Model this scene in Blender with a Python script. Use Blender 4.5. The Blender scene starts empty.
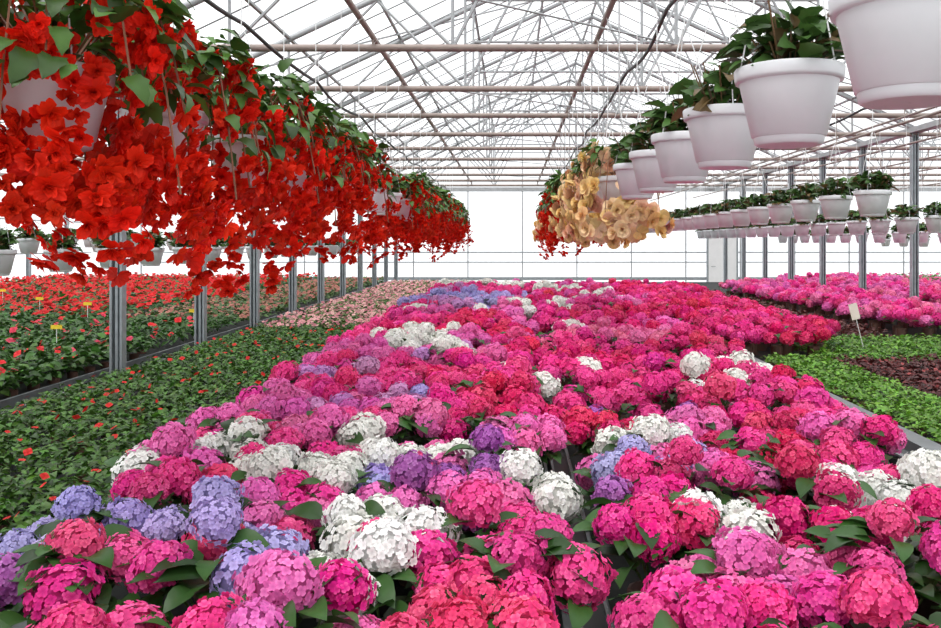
import bpy, math
import numpy as np
rng = np.random.default_rng(11)
ZC = 1.75
BT = 0.58   # bench top

# ------------------------------------------------------------------ materials
def new_mat(name):
    m = bpy.data.materials.new(name); m.use_nodes = True
    nt = m.node_tree; nt.nodes.clear()
    out = nt.nodes.new('ShaderNodeOutputMaterial')
    return m, nt, out

def mat_vcol(name, rough=0.6, transl=0.25, spec=0.3):
    m, nt, out = new_mat(name)
    a = nt.nodes.new('ShaderNodeAttribute'); a.attribute_name = 'Col'
    tc = nt.nodes.new('ShaderNodeTexCoord')
    nz = nt.nodes.new('ShaderNodeTexNoise'); nz.inputs['Scale'].default_value = 60
    nt.links.new(tc.outputs['Object'], nz.inputs['Vector'])
    mr = nt.nodes.new('ShaderNodeMapRange'); mr.inputs['To Min'].default_value = 0.88; mr.inputs['To Max'].default_value = 1.12
    nt.links.new(nz.outputs['Fac'], mr.inputs['Value'])
    mul = nt.nodes.new('ShaderNodeVectorMath'); mul.operation = 'SCALE'
    nt.links.new(a.outputs['Color'], mul.inputs[0]); nt.links.new(mr.outputs['Result'], mul.inputs['Scale'])
    p = nt.nodes.new('ShaderNodeBsdfPrincipled')
    p.inputs['Roughness'].default_value = rough
    p.inputs['Specular IOR Level'].default_value = spec
    nt.links.new(mul.outputs[0], p.inputs['Base Color'])
    t = nt.nodes.new('ShaderNodeBsdfTranslucent'); nt.links.new(mul.outputs[0], t.inputs['Color'])
    mx = nt.nodes.new('ShaderNodeMixShader'); mx.inputs[0].default_value = transl
    nt.links.new(p.outputs[0], mx.inputs[1]); nt.links.new(t.outputs[0], mx.inputs[2])
    nt.links.new(mx.outputs[0], out.inputs[0])
    return m

def mat_plain(name, col, rough=0.5, metal=0.0, var=0.12, scale=8, bump=0.0):
    m, nt, out = new_mat(name)
    tc = nt.nodes.new('ShaderNodeTexCoord')
    nz = nt.nodes.new('ShaderNodeTexNoise'); nz.inputs['Scale'].default_value = scale; nz.inputs['Detail'].default_value = 5
    nt.links.new(tc.outputs['Object'], nz.inputs['Vector'])
    cr = nt.nodes.new('ShaderNodeValToRGB')
    c0 = [max(0, c*(1-var)) for c in col]; c1 = [min(1, c*(1+var)) for c in col]
    cr.color_ramp.elements[0].position = 0.3; cr.color_ramp.elements[1].position = 0.7
    cr.color_ramp.elements[0].color = (*c0, 1); cr.color_ramp.elements[1].color = (*c1, 1)
    nt.links.new(nz.outputs['Fac'], cr.inputs[0])
    p = nt.nodes.new('ShaderNodeBsdfPrincipled')
    p.inputs['Roughness'].default_value = rough; p.inputs['Metallic'].default_value = metal
    nt.links.new(cr.outputs[0], p.inputs['Base Color'])
    if bump:
        b = nt.nodes.new('ShaderNodeBump'); b.inputs['Strength'].default_value = bump
        nt.links.new(nz.outputs['Fac'], b.inputs['Height']); nt.links.new(b.outputs[0], p.inputs['Normal'])
    nt.links.new(p.outputs[0], out.inputs[0])
    return m

def mat_film(name, transp, col):
    m, nt, out = new_mat(name)
    tc = nt.nodes.new('ShaderNodeTexCoord')
    nz = nt.nodes.new('ShaderNodeTexNoise'); nz.inputs['Scale'].default_value = 0.8
    nt.links.new(tc.outputs['Object'], nz.inputs['Vector'])
    mr = nt.nodes.new('ShaderNodeMapRange'); mr.inputs['To Min'].default_value = 1-transp-0.06; mr.inputs['To Max'].default_value = 1-transp+0.06
    nt.links.new(nz.outputs['Fac'], mr.inputs['Value'])
    a = nt.nodes.new('ShaderNodeBsdfTransparent')
    b = nt.nodes.new('ShaderNodeBsdfTranslucent'); b.inputs[0].default_value = (*col, 1)
    mx = nt.nodes.new('ShaderNodeMixShader')
    nt.links.new(mr.outputs[0], mx.inputs[0])
    nt.links.new(a.outputs[0], mx.inputs[1]); nt.links.new(b.outputs[0], mx.inputs[2])
    nt.links.new(mx.outputs[0], out.inputs[0])
    return m

M_petal = mat_vcol('petal', 0.6, 0.22, 0.2)
M_leaf = mat_vcol('leaf', 0.42, 0.18, 0.4)
M_pot = mat_plain('white_plastic_pot', (0.68, 0.69, 0.71), 0.35, var=0.04)
M_soil = mat_plain('soil', (0.03, 0.02, 0.014), 0.95, var=0.5, scale=40, bump=0.5)
M_wire = mat_plain('white_wire', (0.75, 0.75, 0.75), 0.4, var=0.03)
M_steel = mat_plain('galvanised_steel', (0.31, 0.34, 0.36), 0.45, 0.35, var=0.15, scale=12)
M_white = mat_plain('white_painted_steel', (0.36, 0.37, 0.38), 0.5, var=0.08)
M_pipe = mat_plain('primed_pipe', (0.27, 0.21, 0.185), 0.5, var=0.12)
M_alu = mat_plain('aluminium_rim', (0.15, 0.16, 0.165), 0.45, 0.3, var=0.15)
M_black = mat_plain('black_rubber', (0.012, 0.012, 0.013), 0.5, var=0.3)
M_dpot = mat_plain('dark_pot', (0.10, 0.045, 0.03), 0.6, var=0.2)
M_conc = mat_plain('concrete_floor', (0.22, 0.21, 0.19), 0.85, var=0.3, scale=3, bump=0.2)
M_mat = mat_plain('bench_mat', (0.012, 0.013, 0.012), 0.9, var=0.4, scale=30, bump=0.3)
M_yel = mat_plain('yellow_card', (0.85, 0.6, 0.03), 0.5, var=0.05)
M_tag = mat_plain('pale_card', (0.8, 0.7, 0.62), 0.5, var=0.05)
M_roof = mat_film('roof_film', 0.58, (0.93, 0.95, 0.96))
M_wall = mat_film('wall_film', 0.60, (0.94, 0.95, 0.96))

# ------------------------------------------------------------------ mesh builder
class Build:
    def __init__(s): s.V=[]; s.F=[]; s.C=[]; s.M=[]; s.S=[]; s.n=0
    def add(s, v, f, c=None, m=0, smooth=False):
        v = np.asarray(v, float).reshape(-1,3); f = np.asarray(f, int).reshape(-1,4)
        if c is None: c = np.ones((len(v),3))
        s.V.append(v); s.F.append(f+s.n); s.C.append(np.broadcast_to(c,(len(v),3)))
        s.M.append(np.full(len(f), m)); s.S.append(np.full(len(f), smooth)); s.n += len(v)
    def scatter(s, tpl, R, T, col, m=0, smooth=False):
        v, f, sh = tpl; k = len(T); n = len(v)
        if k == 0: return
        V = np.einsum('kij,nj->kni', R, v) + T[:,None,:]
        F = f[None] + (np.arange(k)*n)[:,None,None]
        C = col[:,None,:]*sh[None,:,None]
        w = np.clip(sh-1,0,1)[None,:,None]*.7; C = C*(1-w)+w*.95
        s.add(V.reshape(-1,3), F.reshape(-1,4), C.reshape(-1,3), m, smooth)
    def mesh(s, name, mats):
        me = bpy.data.meshes.new(name)
        V = np.concatenate(s.V); F = np.concatenate(s.F); C = np.concatenate(s.C); M = np.concatenate(s.M); S=np.concatenate(s.S)
        me.vertices.add(len(V)); me.vertices.foreach_set('co', V.astype(np.float32).ravel())
        me.loops.add(len(F)*4); me.loops.foreach_set('vertex_index', F.astype(np.int32).ravel())
        me.polygons.add(len(F)); me.polygons.foreach_set('loop_start', (np.arange(len(F))*4).astype(np.int32))
        me.polygons.foreach_set('material_index', M.astype(np.int32))
        me.polygons.foreach_set('use_smooth', S.astype(bool))
        for x in mats: me.materials.append(x)
        me.update(calc_edges=True)
        ca = me.color_attributes.new('Col','FLOAT_COLOR','POINT')
        ca.data.foreach_set('color', np.concatenate([np.clip(C,0,1), np.ones((len(C),1))],1).astype(np.float32).ravel())
        return me
    def obj(s, name, mats, loc=(0,0,0)):
        return link(name, s.mesh(name, mats), loc)
    def box(s, a, b, m=0):
        x0,y0,z0 = a; x1,y1,z1 = b
        v = [(x0,y0,z0),(x1,y0,z0),(x1,y1,z0),(x0,y1,z0),(x0,y0,z1),(x1,y0,z1),(x1,y1,z1),(x0,y1,z1)]
        f = [(0,3,2,1),(4,5,6,7),(0,1,5,4),(1,2,6,5),(2,3,7,6),(3,0,4,7)]
        s.add(v,f,None,m)
    def tube(s, pts, r, sides=6, m=0, col=None):
        pts = np.asarray(pts, float); k = len(pts)
        rings=[]
        for i in range(k):
            d = pts[min(i+1,k-1)]-pts[max(i-1,0)]; d = d/(np.linalg.norm(d)+1e-9)
            ref = np.array([0,0,1.]) if abs(d[2])<0.9 else np.array([1.,0,0])
            a = np.cross(ref,d); a/=np.linalg.norm(a); b=np.cross(d,a)
            t = np.arange(sides)*2*math.pi/sides
            rings.append(pts[i]+r*(np.cos(t)[:,None]*a+np.sin(t)[:,None]*b))
        v = np.concatenate(rings); f=[]
        for i in range(k-1):
            for j in range(sides):
                f.append((i*sides+j, i*sides+(j+1)%sides, (i+1)*sides+(j+1)%sides, (i+1)*sides+j))
        s.add(v,f,col,m,sides>5)
    def lathe(s, prof, seg=28, m=0, origin=(0,0,0)):
        t = np.arange(seg)*2*math.pi/seg; v=[]
        for r,z in prof: v += [(r*math.cos(a)+origin[0], r*math.sin(a)+origin[1], z+origin[2]) for a in t]
        f=[]
        for i in range(len(prof)-1):
            for j in range(seg):
                f.append((i*seg+j, i*seg+(j+1)%seg, (i+1)*seg+(j+1)%seg, (i+1)*seg+j))
        s.add(v,f,None,m,True)

def link(name, me, loc=(0,0,0)):
    o = bpy.data.objects.new(name, me); o.location = loc
    bpy.context.scene.collection.objects.link(o); return o

def nrm(a): return a/(np.linalg.norm(a,axis=-1,keepdims=True)+1e-9)
def frame(n, spin, scale):
    n = nrm(n); ref = np.where(np.abs(n[:,2:3])<0.95, np.array([[0,0,1.]]), np.array([[1.,0,0]]))
    t = nrm(np.cross(ref,n)); b = np.cross(n,t)
    x = np.cos(spin)[:,None]*t+np.sin(spin)[:,None]*b; y = np.cross(n,x)
    return np.stack([x,y,n],axis=2)*np.asarray(scale).reshape(-1,1,1)
def lframe(d, n, scale):
    d = nrm(d); n = n-(n*d).sum(1,keepdims=True)*d; n = nrm(n); y=np.cross(n,d)
    return np.stack([d,y,n],axis=2)*np.asarray(scale).reshape(-1,1,1)

# ------------------------------------------------------------------ templates
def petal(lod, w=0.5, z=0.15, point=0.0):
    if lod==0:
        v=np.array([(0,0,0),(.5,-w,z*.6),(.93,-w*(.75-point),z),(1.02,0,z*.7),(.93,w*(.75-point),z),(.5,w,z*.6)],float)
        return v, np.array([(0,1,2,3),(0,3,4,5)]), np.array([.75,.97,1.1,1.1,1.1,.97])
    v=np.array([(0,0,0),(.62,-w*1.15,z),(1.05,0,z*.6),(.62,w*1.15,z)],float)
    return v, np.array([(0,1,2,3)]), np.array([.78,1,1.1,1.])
def rotz(a): c,s_=math.cos(a),math.sin(a); return np.array([[c,-s_,0],[s_,c,0],[0,0,1.]])
def merge(parts):
    V=[];F=[];S=[];n=0
    for v,f,s_ in parts: V.append(v);F.append(f+n);S.append(s_);n+=len(v)
    return np.concatenate(V),np.concatenate(F),np.concatenate(S)
def floret(lod):
    p=petal(lod)
    return merge([(p[0]@rotz(i*math.pi/2).T,p[1],p[2]) for i in range(4)])
def cubesphere(n=3):
    V=[];F=[];k=0; g=np.linspace(-1,1,n+1)
    for ax in range(3):
        for sg in (-1,1):
            for i in g:
                for j in g:
                    p=[0,0,0]; p[ax]=sg; p[(ax+1)%3]=i; p[(ax+2)%3]=j*sg
                    V.append(p)
            for i in range(n):
                for j in range(n):
                    a=k+i*(n+1)+j; F.append((a,a+n+1,a+n+2,a+1))
            k+=(n+1)**2
    return nrm(np.array(V,float)),np.array(F)
def head_tpl(nf, lod, seed):
    r=np.random.default_rng(seed)
    i=np.arange(nf)+.5; cz=1-1.65*i/nf; ph=i*2.399963
    sz=np.sqrt(np.maximum(0,1-cz**2)); d=np.stack([sz*np.cos(ph),sz*np.sin(ph),cz],1)
    d=nrm(d+r.normal(0,.05,d.shape))
    lob=1+.08*np.sin(3*np.arctan2(d[:,1],d[:,0])+seed)*sz+.06*np.sin(5*d[:,2]+seed*2)+.05*np.sin(7*d[:,0]+seed)*np.cos(6*d[:,1])
    T=d*np.array([1,1,.88])*(lob*(1+r.normal(0,.05,nf)))[:,None]
    fs=math.sqrt(9.9*1.35/math.pi/nf)
    R=frame(d+r.normal(0,.27,d.shape), r.uniform(0,6.28,nf), fs*r.uniform(.8,1.15,nf))
    fl=floret(lod)
    V=np.einsum('kij,nj->kni',R,fl[0])+T[:,None]; n=len(fl[0])
    F=fl[1][None]+(np.arange(nf)*n)[:,None,None]
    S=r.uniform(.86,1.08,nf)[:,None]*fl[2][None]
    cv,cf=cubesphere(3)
    return merge([(V.reshape(-1,3),F.reshape(-1,4),S.ravel()),(cv*np.array([.84,.84,.74]),cf,np.full(len(cv),.65))])  # filler core, its colour darkened to paint in the shade between florets
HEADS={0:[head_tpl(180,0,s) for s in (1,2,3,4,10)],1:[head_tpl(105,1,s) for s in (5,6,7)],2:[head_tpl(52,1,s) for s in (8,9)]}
def leaf_tpl(rows=5, w=.3, fold=.12, droop=.25, jag=0.0, asym=0.0):
    V=[];S=[]
    for i in range(rows):
        t=i/(rows-1); ww=w*math.sin(math.pi*min(1,max(0.02,t**.75*.97+.02)))**.8
        if i==rows-1: ww=.01
        if jag and i%2: ww*=1+jag
        z=-droop*t*t+.05*math.sin(t*3)
        for s_,k in ((-1,1-asym),(0,0),(1,1+asym)):
            V.append((t-(.06*abs(s_)),s_*ww*k,z+fold*abs(s_)*ww/w)); S.append(1.0 if s_==0 else .85)
    F=[]
    for i in range(rows-1):
        for j in range(2):
            a=i*3+j; F.append((a,a+3,a+4,a+1))
    return np.array(V,float),np.array(F),np.array(S)
LEAF=leaf_tpl(6,.34); LEAF_LO=leaf_tpl(3,.3); BLEAF=leaf_tpl(7,.3,.1,.35,.25,.25)
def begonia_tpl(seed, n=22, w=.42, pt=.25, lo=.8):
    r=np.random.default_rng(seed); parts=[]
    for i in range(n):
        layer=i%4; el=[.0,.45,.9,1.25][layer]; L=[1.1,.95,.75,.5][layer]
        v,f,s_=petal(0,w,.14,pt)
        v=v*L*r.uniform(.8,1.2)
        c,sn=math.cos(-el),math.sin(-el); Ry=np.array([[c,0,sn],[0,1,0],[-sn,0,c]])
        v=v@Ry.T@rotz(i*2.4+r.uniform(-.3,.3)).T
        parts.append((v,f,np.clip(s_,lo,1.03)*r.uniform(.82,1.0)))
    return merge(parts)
BEG=[begonia_tpl(s,22,.36,.32) for s in (1,2,3)]
ROSE=[begonia_tpl(s,26,.55,.05,.92) for s in (4,5,6)]

# ------------------------------------------------------------------ colours
HOT=(.90,.045,.31); MAG=(.88,.16,.50); CRI=(.80,.012,.17); COR=(.90,.055,.20); LIL=(.50,.42,.80)
PUR=(.46,.11,.50); WHI=(.95,.95,.89); MAU=(.74,.34,.68); ROS=(.92,.19,.42)
SM=[ # single-head colour spots: X, Y, colour, radius
(-1.30,2.35,LIL,.24),(-1.14,1.96,PUR,.11),(-1.26,2.6,MAG,.1),(-1.32,3.0,WHI,.12),(-1.12,3.25,WHI,.20),(-.83,2.95,WHI,.18),
(-.88,2.34,LIL,.19),(-.66,2.05,LIL,.15),(-.61,2.25,WHI,.11),(-.37,2.37,WHI,.19),(-.37,2.02,WHI,.11),(-.61,2.86,WHI,.13),
(-.43,3.17,WHI,.15),(-.56,3.35,WHI,.14),(-.28,3.18,WHI,.15),(-.49,2.86,LIL,.10),(-.25,2.82,PUR,.12),(-.11,2.98,PUR,.11),(.03,2.9,PUR,.11),(.12,2.74,WHI,.12),(-.05,2.52,PUR,.09),
(-.1,3.32,LIL,.13),(.33,2.85,LIL,.13),(.52,3.07,LIL,.16),(.41,3.4,WHI,.15),(.62,2.41,WHI,.12),(.33,2.12,WHI,.11),(.24,1.93,WHI,.10),(.3,2.45,PUR,.08),(.58,3.5,WHI,.12),
(1.03,4.7,WHI,.13),(1.2,4.6,WHI,.12),(1.3,4.85,WHI,.13),(1.12,2.75,WHI,.18),(1.24,2.65,WHI,.15),(.97,2.43,WHI,.10),(1.08,2.52,WHI,.12),(.36,5.3,WHI,.2),(.27,4.7,WHI,.18),(.5,5.1,WHI,.13),
(-.15,5.3,WHI,.13),(-.39,5.8,WHI,.18),(-.9,6.9,WHI,.3),(-.78,6.3,WHI,.25),(-.6,7.2,WHI,.22),(-.66,6.6,WHI,.18),
(-1.05,4.9,LIL,.14),(-1.15,5.1,MAU,.14),(-.86,5.5,PUR,.13),(-.75,5.1,MAU,.14),(-.5,4.5,LIL,.13),(-.4,4.2,MAU,.16),(-.6,4.3,MAU,.13),(-.45,6.1,MAU,.18),(-.65,5.7,MAU,.14),(-.9,4.1,MAU,.13),
(.1,7.2,WHI,.13),(.6,8.2,WHI,.15),(.25,9.5,WHI,.18),(.9,4.1,PUR,.09),(.75,2.85,MAG,.13),(1.3,3.4,MAG,.13),(.35,4.0,PUR,.1)]
BIG=[(0,3.95,CRI,.38),(-.1,4.6,CRI,.3),(-.35,7.8,CRI,.7),(1.0,3.4,CRI,.25),(.85,3.0,CRI,.2),(-.1,2.05,HOT,.2),(.1,1.75,COR,.2),(.65,1.8,HOT,.25),(.95,2.1,HOT,.25),
(-1.0,1.9,MAG,.22),(-.75,1.65,HOT,.22),(-.9,2.6,MAG,.18),(-.35,1.7,MAG,.22),(-.5,2.5,HOT,.2),(-1.1,1.5,HOT,.25),(.85,3.9,MAG,.25),(.45,2.5,HOT,.3),
(.4,6.2,CRI,.35),(.9,7.5,ROS,.6),(1.2,9.5,CRI,.7),(1.0,12.5,WHI,.25),
(-.6,16.2,WHI,.75),(.1,16.2,WHI,.4),(-.7,12.6,LIL,.9),(.0,13.5,LIL,.4),(.8,14.5,WHI,.4),(1.4,13.0,WHI,.25),(.4,11.,WHI,.2)]
SMA=np.array([(p[0]*1.07,p[1]*1.07,p[3]) for p in SM])
def plant_col(x,y):
    u=rng.random(); n=.5+.5*math.sin(x*2.7+1.3*math.sin(y*1.7))*math.cos(y*1.9+x)
    if x<-.2 and y>10.5: 
        return LIL if u<.3 else (MAU if u<.5 else HOT)
    if u<.02 and y>5: return WHI
    if n>.7: return CRI if u<.55 else HOT
    if n<.35: return MAG if u<.6 else HOT
    return HOT if u<.62 else (MAG if u<.87 else CRI)

def hydrangea_bed(name, x0,x1,y0,y1, colfn, sp=.365, top=1.0, patches=False, gap=0, grow=0):
    B=Build(); groups={}; leavesN=[];leavesF=[]
    ny=int((y1-y0)/(sp*.92)); nx=max(1,int(round((x1-x0)/sp)))
    P=[]
    for iy in range(ny):
        for ix in range(nx):
            x=x0+(ix+.5+(.20 if iy%2 else -.20))*(x1-x0)/nx+rng.normal(0,.02); y=y0+(iy+.5)*(y1-y0)/ny+rng.normal(0,.02)
            if grow: x+=grow*min(1,max(0,(y-3.4)/1.5))*(x-x0)/(x1-x0)
            if gap and y<4.4 and ix==(nx-1 if gap<0 else 0): x+=gap
            P.append([x,y,colfn(x,y)])
    if patches:
        A=np.array([(p[0],p[1]) for p in P])
        for px,py,c,r in BIG:
            if not (x0-.15<px<x1+.25): continue
            d=np.hypot(A[:,0]-px*1.04,A[:,1]-py*1.04)
            ids=set([int(d.argmin())])|set(np.where(d<r)[0].tolist())
            for i in ids: P[i][2]=c
    for x,y,c0 in P:
            zt=top+rng.normal(0,.028)
            lod=0 if y<4.3 else (1 if y<8.5 else 2)
            nh=rng.integers(6,9) if lod<2 else 6
            if y<3.4: nh=rng.integers(6,8)
            hs=[(0,0)]; a0=rng.uniform(0,6.28)
            for k in range(nh-1): 
                a=a0+k*2*math.pi/(nh-1)+rng.normal(0,.2); rr=rng.uniform(.125,.175); hs.append((rr*math.cos(a),rr*math.sin(a)))
            for hx,hy in hs:
                c=np.array(c0); hit=False
                if patches:
                    d=np.hypot(SMA[:,0]-x-hx,SMA[:,1]-y-hy)/SMA[:,2]
                    j=int(d.argmin())
                    if d[j]<1: c=np.array(SM[j][2]); hit=True
                if not hit and rng.random()<.05: c=np.array(HOT if c0!=HOT else MAG)
                white=c[1]>.7
                r=rng.uniform(.058,.083)*(1.10 if white else 1)
                rr=math.hypot(hx,hy)
                hz=zt-r*.8-2.6*rr*rr+rng.normal(0,.024)+(.012 if white else 0)
                cc=c*rng.uniform(.90,1.07)
                if not white: cc=cc+np.array([rng.normal(0,.03),rng.normal(0.005,.015),rng.normal(0,.035)])
                nn=(hx*2.6+rng.normal(0,.15),hy*2.6+rng.normal(0,.15),1)
                v=int(rng.integers(len(HEADS[lod])))
                groups.setdefault((lod,v),[]).append(((x+hx,y+hy,hz),nn,r,np.clip(cc,0.004,.97)))
            nl={0:54,1:28,2:10}[lod]
            for k in range(nl):
                a=rng.uniform(0,6.28); r0=rng.uniform(.03,.19)
                (leavesN if lod==0 else leavesF).append((x+r0*math.cos(a),y+r0*math.sin(a),zt-rng.uniform(.04,.2)-r0*.3,a+rng.normal(0,.5),rng.uniform(-.1,.5),rng.uniform(.07,.12)))
            if y<5.5:
                B.lathe([(.05,0),(.065,.11),(.07,.11),(.07,.13),(.06,.13),(.003,.12)],10,2,(x,y,BT+.002))
                for k in range(5):
                    a=k*1.257+a0
                    B.tube([(x,y,BT+.12),(x+.05*math.cos(a),y+.05*math.sin(a),.78),(x+.12*math.cos(a),y+.12*math.sin(a),zt-.14)],.004,4,1,np.array([.09,.16,.04]))
            else:
                B.tube([(x,y,BT+.002),(x,y,BT+.13)],.06,6,2)
    for (lod,v),L in groups.items():
        T=np.array([l[0] for l in L]); N=np.array([l[1] for l in L]); S=np.array([l[2] for l in L]); C=np.array([l[3] for l in L])
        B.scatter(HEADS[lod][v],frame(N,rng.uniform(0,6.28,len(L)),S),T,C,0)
    for L,tp in ((leavesN,LEAF),(leavesF,LEAF_LO)):
        if not L: continue
        A=np.array(L); d=np.stack([np.cos(A[:,3]),np.sin(A[:,3]),A[:,4]],1)
        n=np.tile([0,0,1.],(len(A),1))+rng.normal(0,.25,(len(A),3))
        C=np.array([.030,.085,.016])*rng.uniform(.5,1.6,(len(A),1))
        B.scatter(tp,lframe(d,n,A[:,5]),A[:,:3],C,1,True)
    B.obj(name,[M_petal,M_leaf,M_dpot])

# ------------------------------------------------------------------ hydrangeas
hydrangea_bed('hydrangea_bed',-1.44,.17,.95,17.5,plant_col,patches=True,gap=-.01,sp=.385)
hydrangea_bed('hydrangea_bed',.28,1.54,.95,17.5,plant_col,patches=True,gap=.01,grow=.17,sp=.385)
def cr1(x,y):
    u=rng.random(); return CRI if u<.55 else (HOT if u<.95 else COR)
def pk(x,y):
    u=rng.random(); return MAG if u<.35 else (HOT if u<.85 else ROS)
hydrangea_bed('hydrangea_bed',1.9,3.3,8.4,17.5,cr1,top=.98)
hydrangea_bed('hydrangea_bed',4.6,6.1,10.2,19,pk,top=.95)
hydrangea_bed('hydrangea_bed',6.8,9.0,12.5,22,pk,top=.95)

# ------------------------------------------------------------------ low bedding plants
def bedding(name,x0,x1,y0,y1,dens,size,lc,height,fl=None,fdens=0,fsize=.02,clump=.2,lodn=True,lvar=.45):
    B=Build(); A=(x1-x0)*(y1-y0); n=int(A*dens)
    x=rng.uniform(x0,x1,n); y=rng.uniform(y0,y1,n)
    def hh(x,y): return height*(.55+.45*np.abs(np.sin(math.pi*x/clump)*np.sin(math.pi*y/clump))**.6)
    z=BT+.01+hh(x,y)*rng.uniform(.35,1,n)
    a=rng.uniform(0,6.28,n); d=np.stack([np.cos(a),np.sin(a),rng.normal(.1,.3,n)],1)
    nn=np.tile([0,0,1.],(n,1))+rng.normal(0,.35,(n,3))
    C=np.array(lc)*rng.uniform(1-lvar,1+lvar,(n,1))*(1+rng.normal(0,.08,(n,3)))
    sc=size*rng.uniform(.7,1.3,n)
    B.scatter(LEAF_LO if lodn else LEAF,lframe(d,nn,sc),np.stack([x,y,z],1),C,1,True)
    if fl is not None:
        m=int(A*fdens); x=rng.uniform(x0,x1,m); y=rng.uniform(y0,y1,m); z=BT+.015+hh(x,y)*rng.uniform(.9,1.12,m)
        ci=rng.integers(0,len(fl),m); C=np.array(fl)[ci]*rng.uniform(.8,1.1,(m,1))
        nn=np.tile([0,-.3,1.],(m,1))+rng.normal(0,.4,(m,3))
        B.scatter(floret(1),frame(nn,rng.uniform(0,6.28,m),fsize*rng.uniform(.7,1.3,m)),np.stack([x,y,z],1),C,0)
    gx=np.arange(x0+.08,x1-.05,.3); gy=np.arange(y0+.08,y1-.05,.3)
    for px in gx:
        for py in gy:
            if py<9: B.tube([(px,py,BT+.002),(px,py,BT+.05)],.045,6,2)
    B.obj(name,[M_petal,M_leaf,M_dpot])
RED=(.75,.008,.008)
bedding('impatiens_bed',-3.34,-1.50,1.6,10.8,1300,.055,(.06,.145,.018),.13,[RED],18,.02,.22,True,.65)
bedding('pale_pink_flower_bed',-3.34,-1.50,10.9,24,500,.07,(.10,.19,.04),.12,[(.80,.36,.38),(.80,.45,.42),(.6,.2,.25)],130,.027)
bedding('green_seedling_bed',2.4,6.1,4.2,5.9,2000,.048,(.14,.31,.03),.11)
bedding('green_seedling_bed',2.4,3.0,5.9,8.2,1700,.048,(.14,.31,.03),.11)
bedding('red_leaf_bed',3.0,6.1,5.95,8.0,1200,.055,(.10,.018,.018),.12,[(.4,.08,.08)],40,.015)
bedding('green_seedling_bed',3.0,6.1,8.05,9.9,900,.055,(.125,.28,.03),.12)
bedding('red_leaf_bed',3.4,4.5,10.0,19,600,.07,(.11,.025,.02),.14)
bedding('green_seedling_bed',6.8,10.5,7,12.4,500,.07,(.10,.25,.04),.14)
bedding('potted_geranium_bed',-7.2,-3.70,4.6,8.8,700,.085,(.048,.125,.018),.24,[(.85,.06,.14),(.8,.01,.02)],9,.038,.32,False,.6)
bedding('potted_geranium_bed',-11.5,-3.70,8.9,11.6,420,.09,(.048,.125,.02),.24,[(.85,.04,.1),(.8,.01,.02)],9,.038,.3)
bedding('red_geranium_bed',-13.2,-5.6,11.7,25,170,.11,(.05,.14,.025),.26,[(.66,.002,.005),(.75,.004,.008)],50,.045,.3)
bedding('pale_pink_flower_bed',-5.5,-3.70,11.7,25,260,.09,(.09,.16,.045),.18,[(.5,.18,.14),(.42,.14,.11)],50,.033,.3)
bedding('green_seedling_bed',9.2,16,12.5,25,120,.12,(.10,.26,.05),.3,[(.8,.1,.3)],30,.04)

# ------------------------------------------------------------------ benches
def bench(x0,x1,y0,y1,name='rolling_bench'):
    B=Build(); B.box((x0,y0,BT-.03),(x1,y1,BT),1)
    t=.025
    for a,b in (((x0-t,y0,BT-.08),(x0,y1,BT+.045)),((x1,y0,BT-.08),(x1+t,y1,BT+.045)),
                ((x0,y0-t,BT-.08),(x1,y0,BT+.045)),((x0,y1,BT-.08),(x1,y1+t,BT+.045))): B.box(a,b,0)
    y=y0+.2
    while y<y1:
        for x in (x0+.12,x1-.16): B.box((x,y,0),(x+.04,y+.04,BT-.03),0)
        B.box((x0+.1,y,BT-.09),(x1-.1,y+.04,BT-.03),0); y+=2.4
    B.obj(name,[M_alu,M_mat])
bench(-1.42,.15,.85,24.5); bench(.30,1.90,.85,24.5)
bench(-3.37,-1.47,1.5,24.5)
bench(-7.4,-3.66,1.5,25); bench(-13.2,-7.5,1.5,25)
bench(2.32,6.2,.9,24.5); bench(6.7,16,1.5,25)
B=Build()
B.box((.185,.9,BT-.1),(.265,24.4,BT+.12),1); B.box((.180,.9,BT+.12),(.190,24.4,BT+.14),0); B.box((.260,.9,BT+.12),(.270,24.4,BT+.14),0)
y=1.2
while y<24: B.box((.21,y,0),(.24,y+.04,BT-.1),0); y+=2.4
B.obj('bench_divider_rail',[M_alu,M_black])
B=Build()
B.box((1.95,.9,BT-.02),(2.05,24.4,BT+.09),1); B.box((1.95,.9,BT+.09),(1.98,24.4,BT+.10),0); B.box((2.05,.9,BT-.02),(2.15,24.4,BT+.03),1); B.box((2.15,.9,BT-.02),(2.27,24.4,BT+.10),0)
y=1.2
while y<24: B.box((2.08,y,0),(2.13,y+.05,BT-.02),0); y+=2.4
B.obj('bench_divider_rail',[M_alu,M_black])

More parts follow.
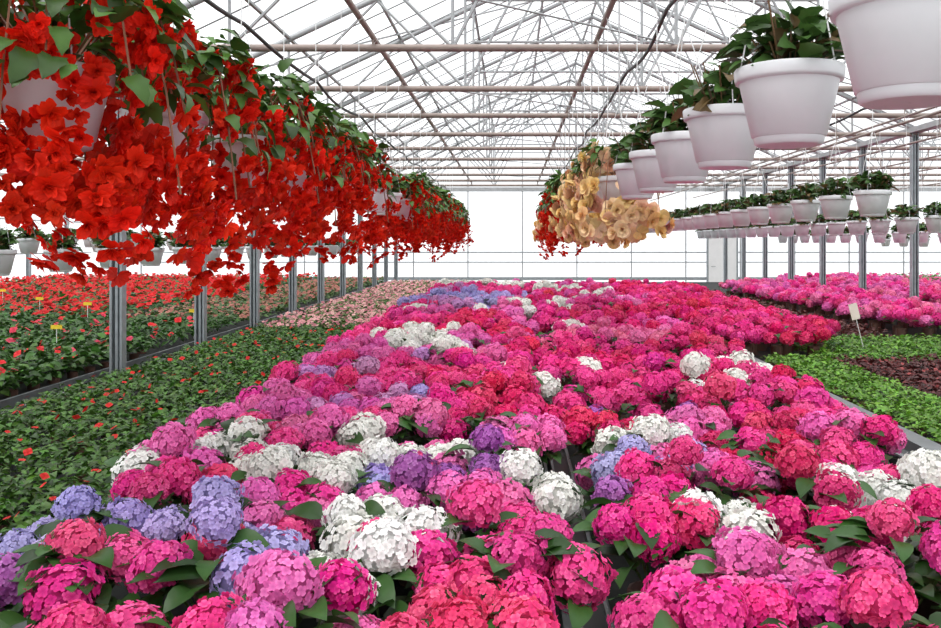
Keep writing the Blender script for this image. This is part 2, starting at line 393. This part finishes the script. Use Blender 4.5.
# ------------------------------------------------------------------ hanging baskets
def basket_mesh(kind, seed, dense=False):
    global rng
    keep=rng; rng=np.random.default_rng(seed); B=Build()
    B.lathe([(.003,.0),(.088,.0)],28,0); B.lathe([(.088,0),(.094,.004),(.097,.022)],28,0)
    B.lathe([(.097,.022),(.102,.024),(.134,.165),(.137,.176)],28,0)
    B.lathe([(.137,.176),(.147,.178),(.149,.186),(.151,.212),(.148,.216)],28,0)
    B.lathe([(.148,.216),(.141,.214),(.137,.19)],28,0); B.lathe([(.137,.19),(.003,.196)],28,1)
    for k in range(3):
        a=k*2.094+.5; B.tube([(.145*math.cos(a),.145*math.sin(a),.20),(.10*math.cos(a),.10*math.sin(a),.42),(.012*math.cos(a),.012*math.sin(a),.70)],.0028,4,2)
    B.tube([(0,0,.69),(0,0,1.525)],.0028,4,2)
    B.tube([(0.0,0,1.52),(0.03,0,1.54),(.036,0,1.575),(0,0,1.60),(-.034,0,1.575)],.003,4,2)
    if kind=='green':
        n=130; a=rng.uniform(0,6.28,n); r=rng.uniform(0,.13,n); up=rng.uniform(0,.16,n)
        T=np.stack([r*np.cos(a),r*np.sin(a),.21+up*(1-r*2.5)],1)
        d=np.stack([np.cos(a),np.sin(a),rng.uniform(-.3,.8,n)],1); nn=np.tile([0,0,1.],(n,1))+rng.normal(0,.45,(n,3))
        C=np.array([.05,.11,.024])*rng.uniform(.4,1.8,(n,1)); br=rng.random(n)<.15; C[br]=np.array([.14,.09,.035])
        B.scatter(BLEAF,lframe(d,nn,rng.uniform(.05,.105,n)),T,C,4,True)
        for k in range(22):
            aa=rng.uniform(0,6.28); rr=rng.uniform(.03,.16); B.tube([(.4*rr*math.cos(aa),.4*rr*math.sin(aa),.195),(rr*math.cos(aa),rr*math.sin(aa),rng.uniform(.28,.38))],.003,4,4,np.array([.2,.12,.06]))
    else:
        yl=kind=='yellow'
        def path(t):
            if yl: return .05+.24*t**.75, .24+.28*np.sin(math.pi*t*.72)-.48*t**2.1
            return .05+.31*t**.75, .24+.36*np.sin(math.pi*t*.72)-.58*t**2.1
        for k in range(20):
            a=k*2.399+rng.uniform(-.2,.2); L=rng.uniform(.7,1.05); P=[]
            for t in np.linspace(0,L,7):
                r,z=path(t); P.append((r*math.cos(a),r*math.sin(a),z-.01))
            B.tube(P,.0035,4,4,np.array([.25,.10,.05]))
        n=110 if yl else 330; t=rng.uniform(.05,.6 if yl else .9,n)**(1 if yl else 1.1); a=rng.uniform(0,6.28,n); r,z=path(t)
        T=np.stack([r*np.cos(a)*1.03,r*np.sin(a)*1.03,z+rng.normal(.01,.035,n)],1)
        d=np.stack([np.cos(a),np.sin(a),.7-1.5*t+rng.normal(0,.3,n)],1)+rng.normal(0,.3,(n,3)); nn=np.tile([0,0,1.],(n,1))+np.stack([np.cos(a),np.sin(a),0*a],1)*t[:,None]+rng.normal(0,.25,(n,3))
        C=np.array([.065,.15,.024])*rng.uniform(.4,1.6,(n,1))
        B.scatter(BLEAF,lframe(d,nn,rng.uniform(.055,.105,n)),T,C,4,True)
        nc=26 if yl else (52 if dense else 40); per=3 if yl else 6
        tc_=rng.beta(2.3,1.0,nc)*1.08; ac=(np.arange(nc)*2.399)+rng.normal(0,.25,nc); r,z=path(tc_)
        if not yl: z=z-np.where(rng.random(nc)<.3,rng.uniform(.04,.15,nc),0)*tc_
        Tc=np.stack([r*np.cos(ac),r*np.sin(ac),z],1)
        ex=10 if yl else (44 if dense else 16)
        ae=np.arange(ex)*2.399+.7+rng.normal(0,.2,ex); re=rng.uniform(.18,.26,ex); ze=rng.uniform(-.16,.24,ex)
        Tc=np.concatenate([Tc,np.stack([re*np.cos(ae),re*np.sin(ae),ze],1)]); ac=np.concatenate([ac,ae]); tc_=np.concatenate([tc_,np.full(ex,.6)])
        T=np.repeat(Tc,per,0)+rng.normal(0,.034,(len(Tc)*per,3)); T[:,2]-=rng.uniform(0,.07,len(T))
        rad=np.hypot(T[:,0],T[:,1]); push=np.where((rad<.17)&(T[:,2]<.22),.18/np.maximum(rad,.02),1); T[:,0]*=push; T[:,1]*=push
        n=len(T); aa=np.repeat(ac,per); tt=np.repeat(tc_,per)
        ax=np.stack([np.cos(aa),np.sin(aa),.3-(.5 if yl else 1.1)*tt],1)+rng.normal(0,.35,(n,3))
        base=np.array([.98,.70,.36]) if yl else np.array([.88,.015,.006])
        C=base*rng.uniform(.80,1.1,(n,1)); C[:,1]+=rng.uniform(0,.02,n)
        if yl: C=base*rng.uniform(.92,1.02,(n,1)); C[:,1]*=rng.uniform(.85,1.1,n); C[:,2]*=rng.uniform(.7,1.4,n)
        sz=(.045,.062) if yl else (.027,.046)
        TP=ROSE if yl else BEG
        C=np.clip(C,0,.98)
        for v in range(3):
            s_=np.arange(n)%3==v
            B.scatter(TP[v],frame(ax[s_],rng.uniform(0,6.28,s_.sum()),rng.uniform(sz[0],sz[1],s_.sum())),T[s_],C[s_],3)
    rng=keep
    return B.mesh('hanging_basket_'+kind,[M_pot,M_soil,M_wire,M_petal,M_leaf])
BD=basket_mesh('red',27,True)
BR=[basket_mesh('red',s) for s in (21,22,23,24)]; BY=[basket_mesh('yellow',s) for s in (31,32,33)]; BG=[basket_mesh('green',s) for s in (41,42,43,44)]
def hang(me,name,x,y,z,s=1):
    o=link(name,me,(x,y,z)); o.rotation_euler[2]=rng.uniform(0,6.28); o.scale=(s,s,1); return o
H0=ZC+.275
y=2.3;i=0
while y<18:
    if i in (6,7,8): hang(BG[i%4],'hanging_pot_plant',-1.24,y,H0)
    elif i==0: hang(BD,'hanging_begonia_basket',-1.24,y,H0-.02,1.0)
    else: hang(BR[i%4],'hanging_begonia_basket',-1.24+rng.normal(0,.01),y,H0-.02,1.0)
    y+=.76;i+=1
y=1.67;i=0
while y<18:
    if y<5.4 : hang(BG[i%4],'hanging_pot_plant',.78,y,H0)
    elif y<9.3: hang(BY[i%3],'hanging_begonia_basket',.76,y,H0-.02,1.0)
    elif y<13: hang(BR[i%3],'hanging_begonia_basket',.74,y,H0,1.0)
    else: hang(BY[i%2],'hanging_begonia_basket',.76,y,H0,.95)
    y+=.73;i+=1
rows=[(3.0,7.08,.81,22,ZC+.22),(5.2,9.6,.81,24,ZC+.12),(7.6,12.2,.9,24,ZC+.0),(-4.25,7.0,1.0,24,ZC-.27),(-6.6,9.6,1.0,24,ZC-.15),(-9.2,13.,1.1,24,ZC-.1),(10.4,16,1.1,24,ZC-.1)]
pipes=[(-1.24,1.83),(.76,1.83)]
for X,y0,sp,y1,z in rows:
    y=y0;i=0
    while y<y1:
        o=hang(BG[i%4],'hanging_pot_plant',X,y,z); y+=sp; i+=1
    pipes.append((X,z-ZC+1.555))

# ------------------------------------------------------------------ structure
TIE=ZC+1.73
ys=[-2.46+2*k for k in range(15)]
YF=27.5; YB=-3.0
bays=[(-13.4,-3.5),(-3.5,6.4),(6.4,16.3)]
RISE=2.35; EV=TIE+.12
def roofz(x):
    for a,b in bays:
        if a<=x<=b:
            c=(a+b)/2; return EV+RISE*(1-abs(x-c)/((b-a)/2))
    return EV
for yy in ys:
    B=Build(); B.tube([(-13.4,yy,TIE),(16.3,yy,TIE)],.034,8,1)
    for a,b in bays:
        c=(a+b)/2
        B.tube([(a,yy,EV-.03),(c,yy,EV+RISE-.06)],.034,6,0); B.tube([(b,yy,EV-.03),(c,yy,EV+RISE-.06)],.034,6,0)
        n=10; xs=np.linspace(a,b,n+1)
        for k in range(1,n):
            top=roofz(xs[k])-.07
            if k%2==1:
                B.tube([(xs[k],yy,TIE),(xs[k],yy,top)],.017,5,0)
                for j in (k-1,k+1):
                    if 0<j<n: B.tube([(xs[k],yy,TIE),(xs[j],yy,roofz(xs[j])-.07)],.017,5,0)
        B.tube([(xs[3],yy,TIE+1.0),(xs[7],yy,TIE+1.0)],.02,5,0)
    B.obj('roof_truss',[M_white,M_pipe])
B=Build()
for a,b in bays:
    c=(a+b)/2
    for k in range(0,11):
        x=a+(b-a)*k/10; B.tube([(x,YB,roofz(x)-.02),(x,YF,roofz(x)-.02)],.024,5,0)
    y=YB
    while y<YF:
        B.tube([(a,y,EV),(c,y,EV+RISE),(b,y,EV)],.012,4,0); y+=.66
    for k in range(0,14,2):
        y=ys[k]
        B.tube([(a,y,EV-.05),(c,y+4,EV+RISE-.07)],.014,5,0); B.tube([(b,y,EV-.05),(c,y+4,EV+RISE-.07)],.014,5,0)
        B.tube([(a+2.5,y,TIE+.03),(b-2.5,y+4,TIE+.03)],.009,4,0)
B.obj('roof_purlins',[M_white])
B=Build()
for x in (-13.4,-3.5,6.4,16.3): B.box((x-.09,YB,EV-.10),(x+.09,YF,EV-.02),0)
B.obj('roof_gutters',[M_white])
def post_mesh():
    B=Build(); w=.055
    B.box((-w,-.045,0),(-w+.02,.045,TIE+.05),0); B.box((w-.02,-.045,0),(w,.045,TIE+.05),0)
    B.box((-w+.02,.02,0),(w-.02,.03,TIE+.05),0); B.box((-.012,-.03,0),(.012,.02,TIE+.05),0)
    B.box((-.1,-.1,0),(.1,.1,.012),0)
    for a in (.07,-.07):
        for b in (.07,-.07): B.tube([(a,b,.012),(a,b,.03)],.01,6,0)
    return B.mesh('post',[M_steel])
PM=post_mesh()
for yy in ys[1:]:
    for x in (-13.4,-3.5,6.4,16.3): link('steel_post',PM,(x,yy,0))
for X,h in pipes:
    B=Build(); r=.026 if abs(X)<2 else .016
    B.tube([(X,-2.5,ZC+h),(X,26,ZC+h)],r,8,0)
    for yy in ys:
        if abs(ZC+h-TIE)>.03: B.tube([(X,yy,ZC+h),(X,yy,TIE)],.012,5,0)
    B.obj('basket_rail',[M_pipe])
for X,h in ((-1.72,1.42),(1.02,1.52),(3.9,1.5),(-5.4,1.5)):
    B=Build(); P=[]
    for k in range(0,27*4):
        y=-1+k*.25; P.append((X+.02*math.sin(y*2.1),y,ZC+h-.05*abs(math.sin(math.pi*(y+.46)/2))))
    B.tube(P,.014,6,0)
    for yy in ys[1:-1]: B.tube([(X,yy,ZC+h),(X,yy,TIE)],.003,4,1)
    B.obj('irrigation_hose',[M_black,M_wire])
B=Build()
for X,h in ((4.4,1.35),(5.8,1.45),(-2.6,1.62),(-5.0,1.6),(-8,1.6),(8.5,1.5),(2.3,1.66)):
    B.tube([(X,-2.5,ZC+h),(X,27.3,ZC+h)],.017,6,0)
    for yy in ys: B.tube([(X,yy,ZC+h),(X,yy,TIE)],.005,4,0)
B.obj('heating_pipes',[M_pipe])

# shell
B=Build(); B.box((-13.8,YB-.1,-.1),(16.7,YF+.1,0)); B.obj('floor',[M_conc])
B=Build()
for a,b in bays:
    c=(a+b)/2
    B.add([(a,YB,EV),(c,YB,EV+RISE+.01),(c,YF,EV+RISE+.01),(a,YF,EV)],[(0,1,2,3)]); B.add([(c,YB,EV+RISE+.01),(b,YB,EV),(b,YF,EV),(c,YF,EV+RISE+.01)],[(0,1,2,3)])
B.obj('ceiling',[M_roof])
def gable(name,y,frame_sign):
    B=Build()
    for a,b in bays:
        B.add([(a,y,0),(b,y,0),(b,y,EV),(a,y,EV)],[(0,1,2,3)],None,0)
        n=10
        for k in range(n):
            x0=a+(b-a)*k/n; x1=a+(b-a)*(k+1)/n
            B.add([(x0,y,EV),(x1,y,EV),(x1,y,roofz(x1)+1e-4),(x0,y,roofz(x0)+1e-4)],[(0,1,2,3)],None,0)
    yy=y-.03*frame_sign
    for k in range(17):
        x=-12+k*1.76; B.box((x-.02,yy-.02,0),(x+.02,yy+.02,roofz(x)),1)
    for z,w,m in ((TIE,.07,1),(ZC-.30,.022,2),(ZC-.62,.02,2),(ZC-1.15,.05,2),(EV+.9,.015,1)):
        for a,b in (bays if z>TIE+.1 else [(-13.4,16.3)]):
            if z>TIE+.1: a,b=a+2.3,b-2.3
            B.box((a,yy-.03,z-w),(b,yy+.0,z+w),m)
    for a,b in bays:
        c=(a+b)/2; B.tube([(a,yy,EV),(c,yy,EV+RISE),(b,yy,EV)],.04,5,1)
    B.obj(name,[M_wall,M_white,M_steel])
gable('wall_far',YF,1); gable('wall_near',YB,-1)
for nm,x,s in (('wall_left',-13.65,1),('wall_right',16.55,-1)):
    B=Build(); B.add([(x,YB,0),(x,YF,0),(x,YF,EV),(x,YB,EV)],[(0,1,2,3)],None,0)
    for z in (.6,1.45,2.4): B.box((x+.02*s-.015,YB,z-.02),(x+.02*s+.015,YF,z+.02),1)
    B.obj(nm,[M_wall,M_white])
B=Build(); dx=6.3; yd=YF-.12
B.box((dx,yd-.05,0),(dx+.9,yd-.01,2.05),0)
for a,b in (((dx-.06,yd-.06,0),(dx,yd,2.1)),((dx+.9,yd-.06,0),(dx+.96,yd,2.1)),((dx-.06,yd-.06,2.05),(dx+.96,yd,2.1))): B.box(a,b,1)
B.tube([(dx+.1,yd-.05,1.0),(dx+.1,yd-.1,1.0),(dx+.22,yd-.1,1.0)],.012,6,1)
B.obj('door_1',[M_wire,M_steel])

def tag(name,x,y,z,w,h,mat,tilt=0):
    B=Build(); B.box((-w/2,-.002,0),(w/2,.002,h),0); B.tube([(0,.004,BT-z),(0,.004,h*.8)],.004,5,1)
    o=B.obj(name,[mat,M_wire],(x,y,z)); o.rotation_euler[1]=tilt
for x,y,z in ((-4.2,9.0,.95),(-6.9,12.4,.92),(-5.6,11.2,.93),(-4.4,8.2,.92),(-8.4,14.,.95),(-3.9,10.4,.9)): tag('yellow_sticky_trap',x,y,z,.11,.04,M_yel)
tag('plant_label',3.6,8.9,.95,.09,.17,M_tag,-.25)

# ------------------------------------------------------------------ light, world, camera
w=bpy.data.worlds.new('overcast_sky'); bpy.context.scene.world=w; w.use_nodes=True
nt=w.node_tree; bg=nt.nodes['Background']; bg.inputs[0].default_value=(.96,.98,1,1); bg.inputs[1].default_value=1.3
L=bpy.data.lights.new('sun','SUN'); L.energy=3.0; L.angle=.6; L.color=(1,.98,.95)
o=bpy.data.objects.new('sun',L); o.rotation_euler=(math.radians(25),math.radians(-12),0); bpy.context.scene.collection.objects.link(o)
cam=bpy.data.cameras.new('camera'); co=bpy.data.objects.new('camera',cam); bpy.context.scene.collection.objects.link(co)
co.location=(0,0,ZC); co.rotation_euler=(math.pi/2,0,0)
cam.sensor_width=36; cam.lens=36*850/941; cam.shift_x=-42/941; cam.shift_y=-71/941; cam.clip_start=.05; cam.clip_end=200
bpy.context.scene.camera=co
sc=bpy.context.scene
sc.view_settings.view_transform='Standard'; sc.view_settings.exposure=0.22
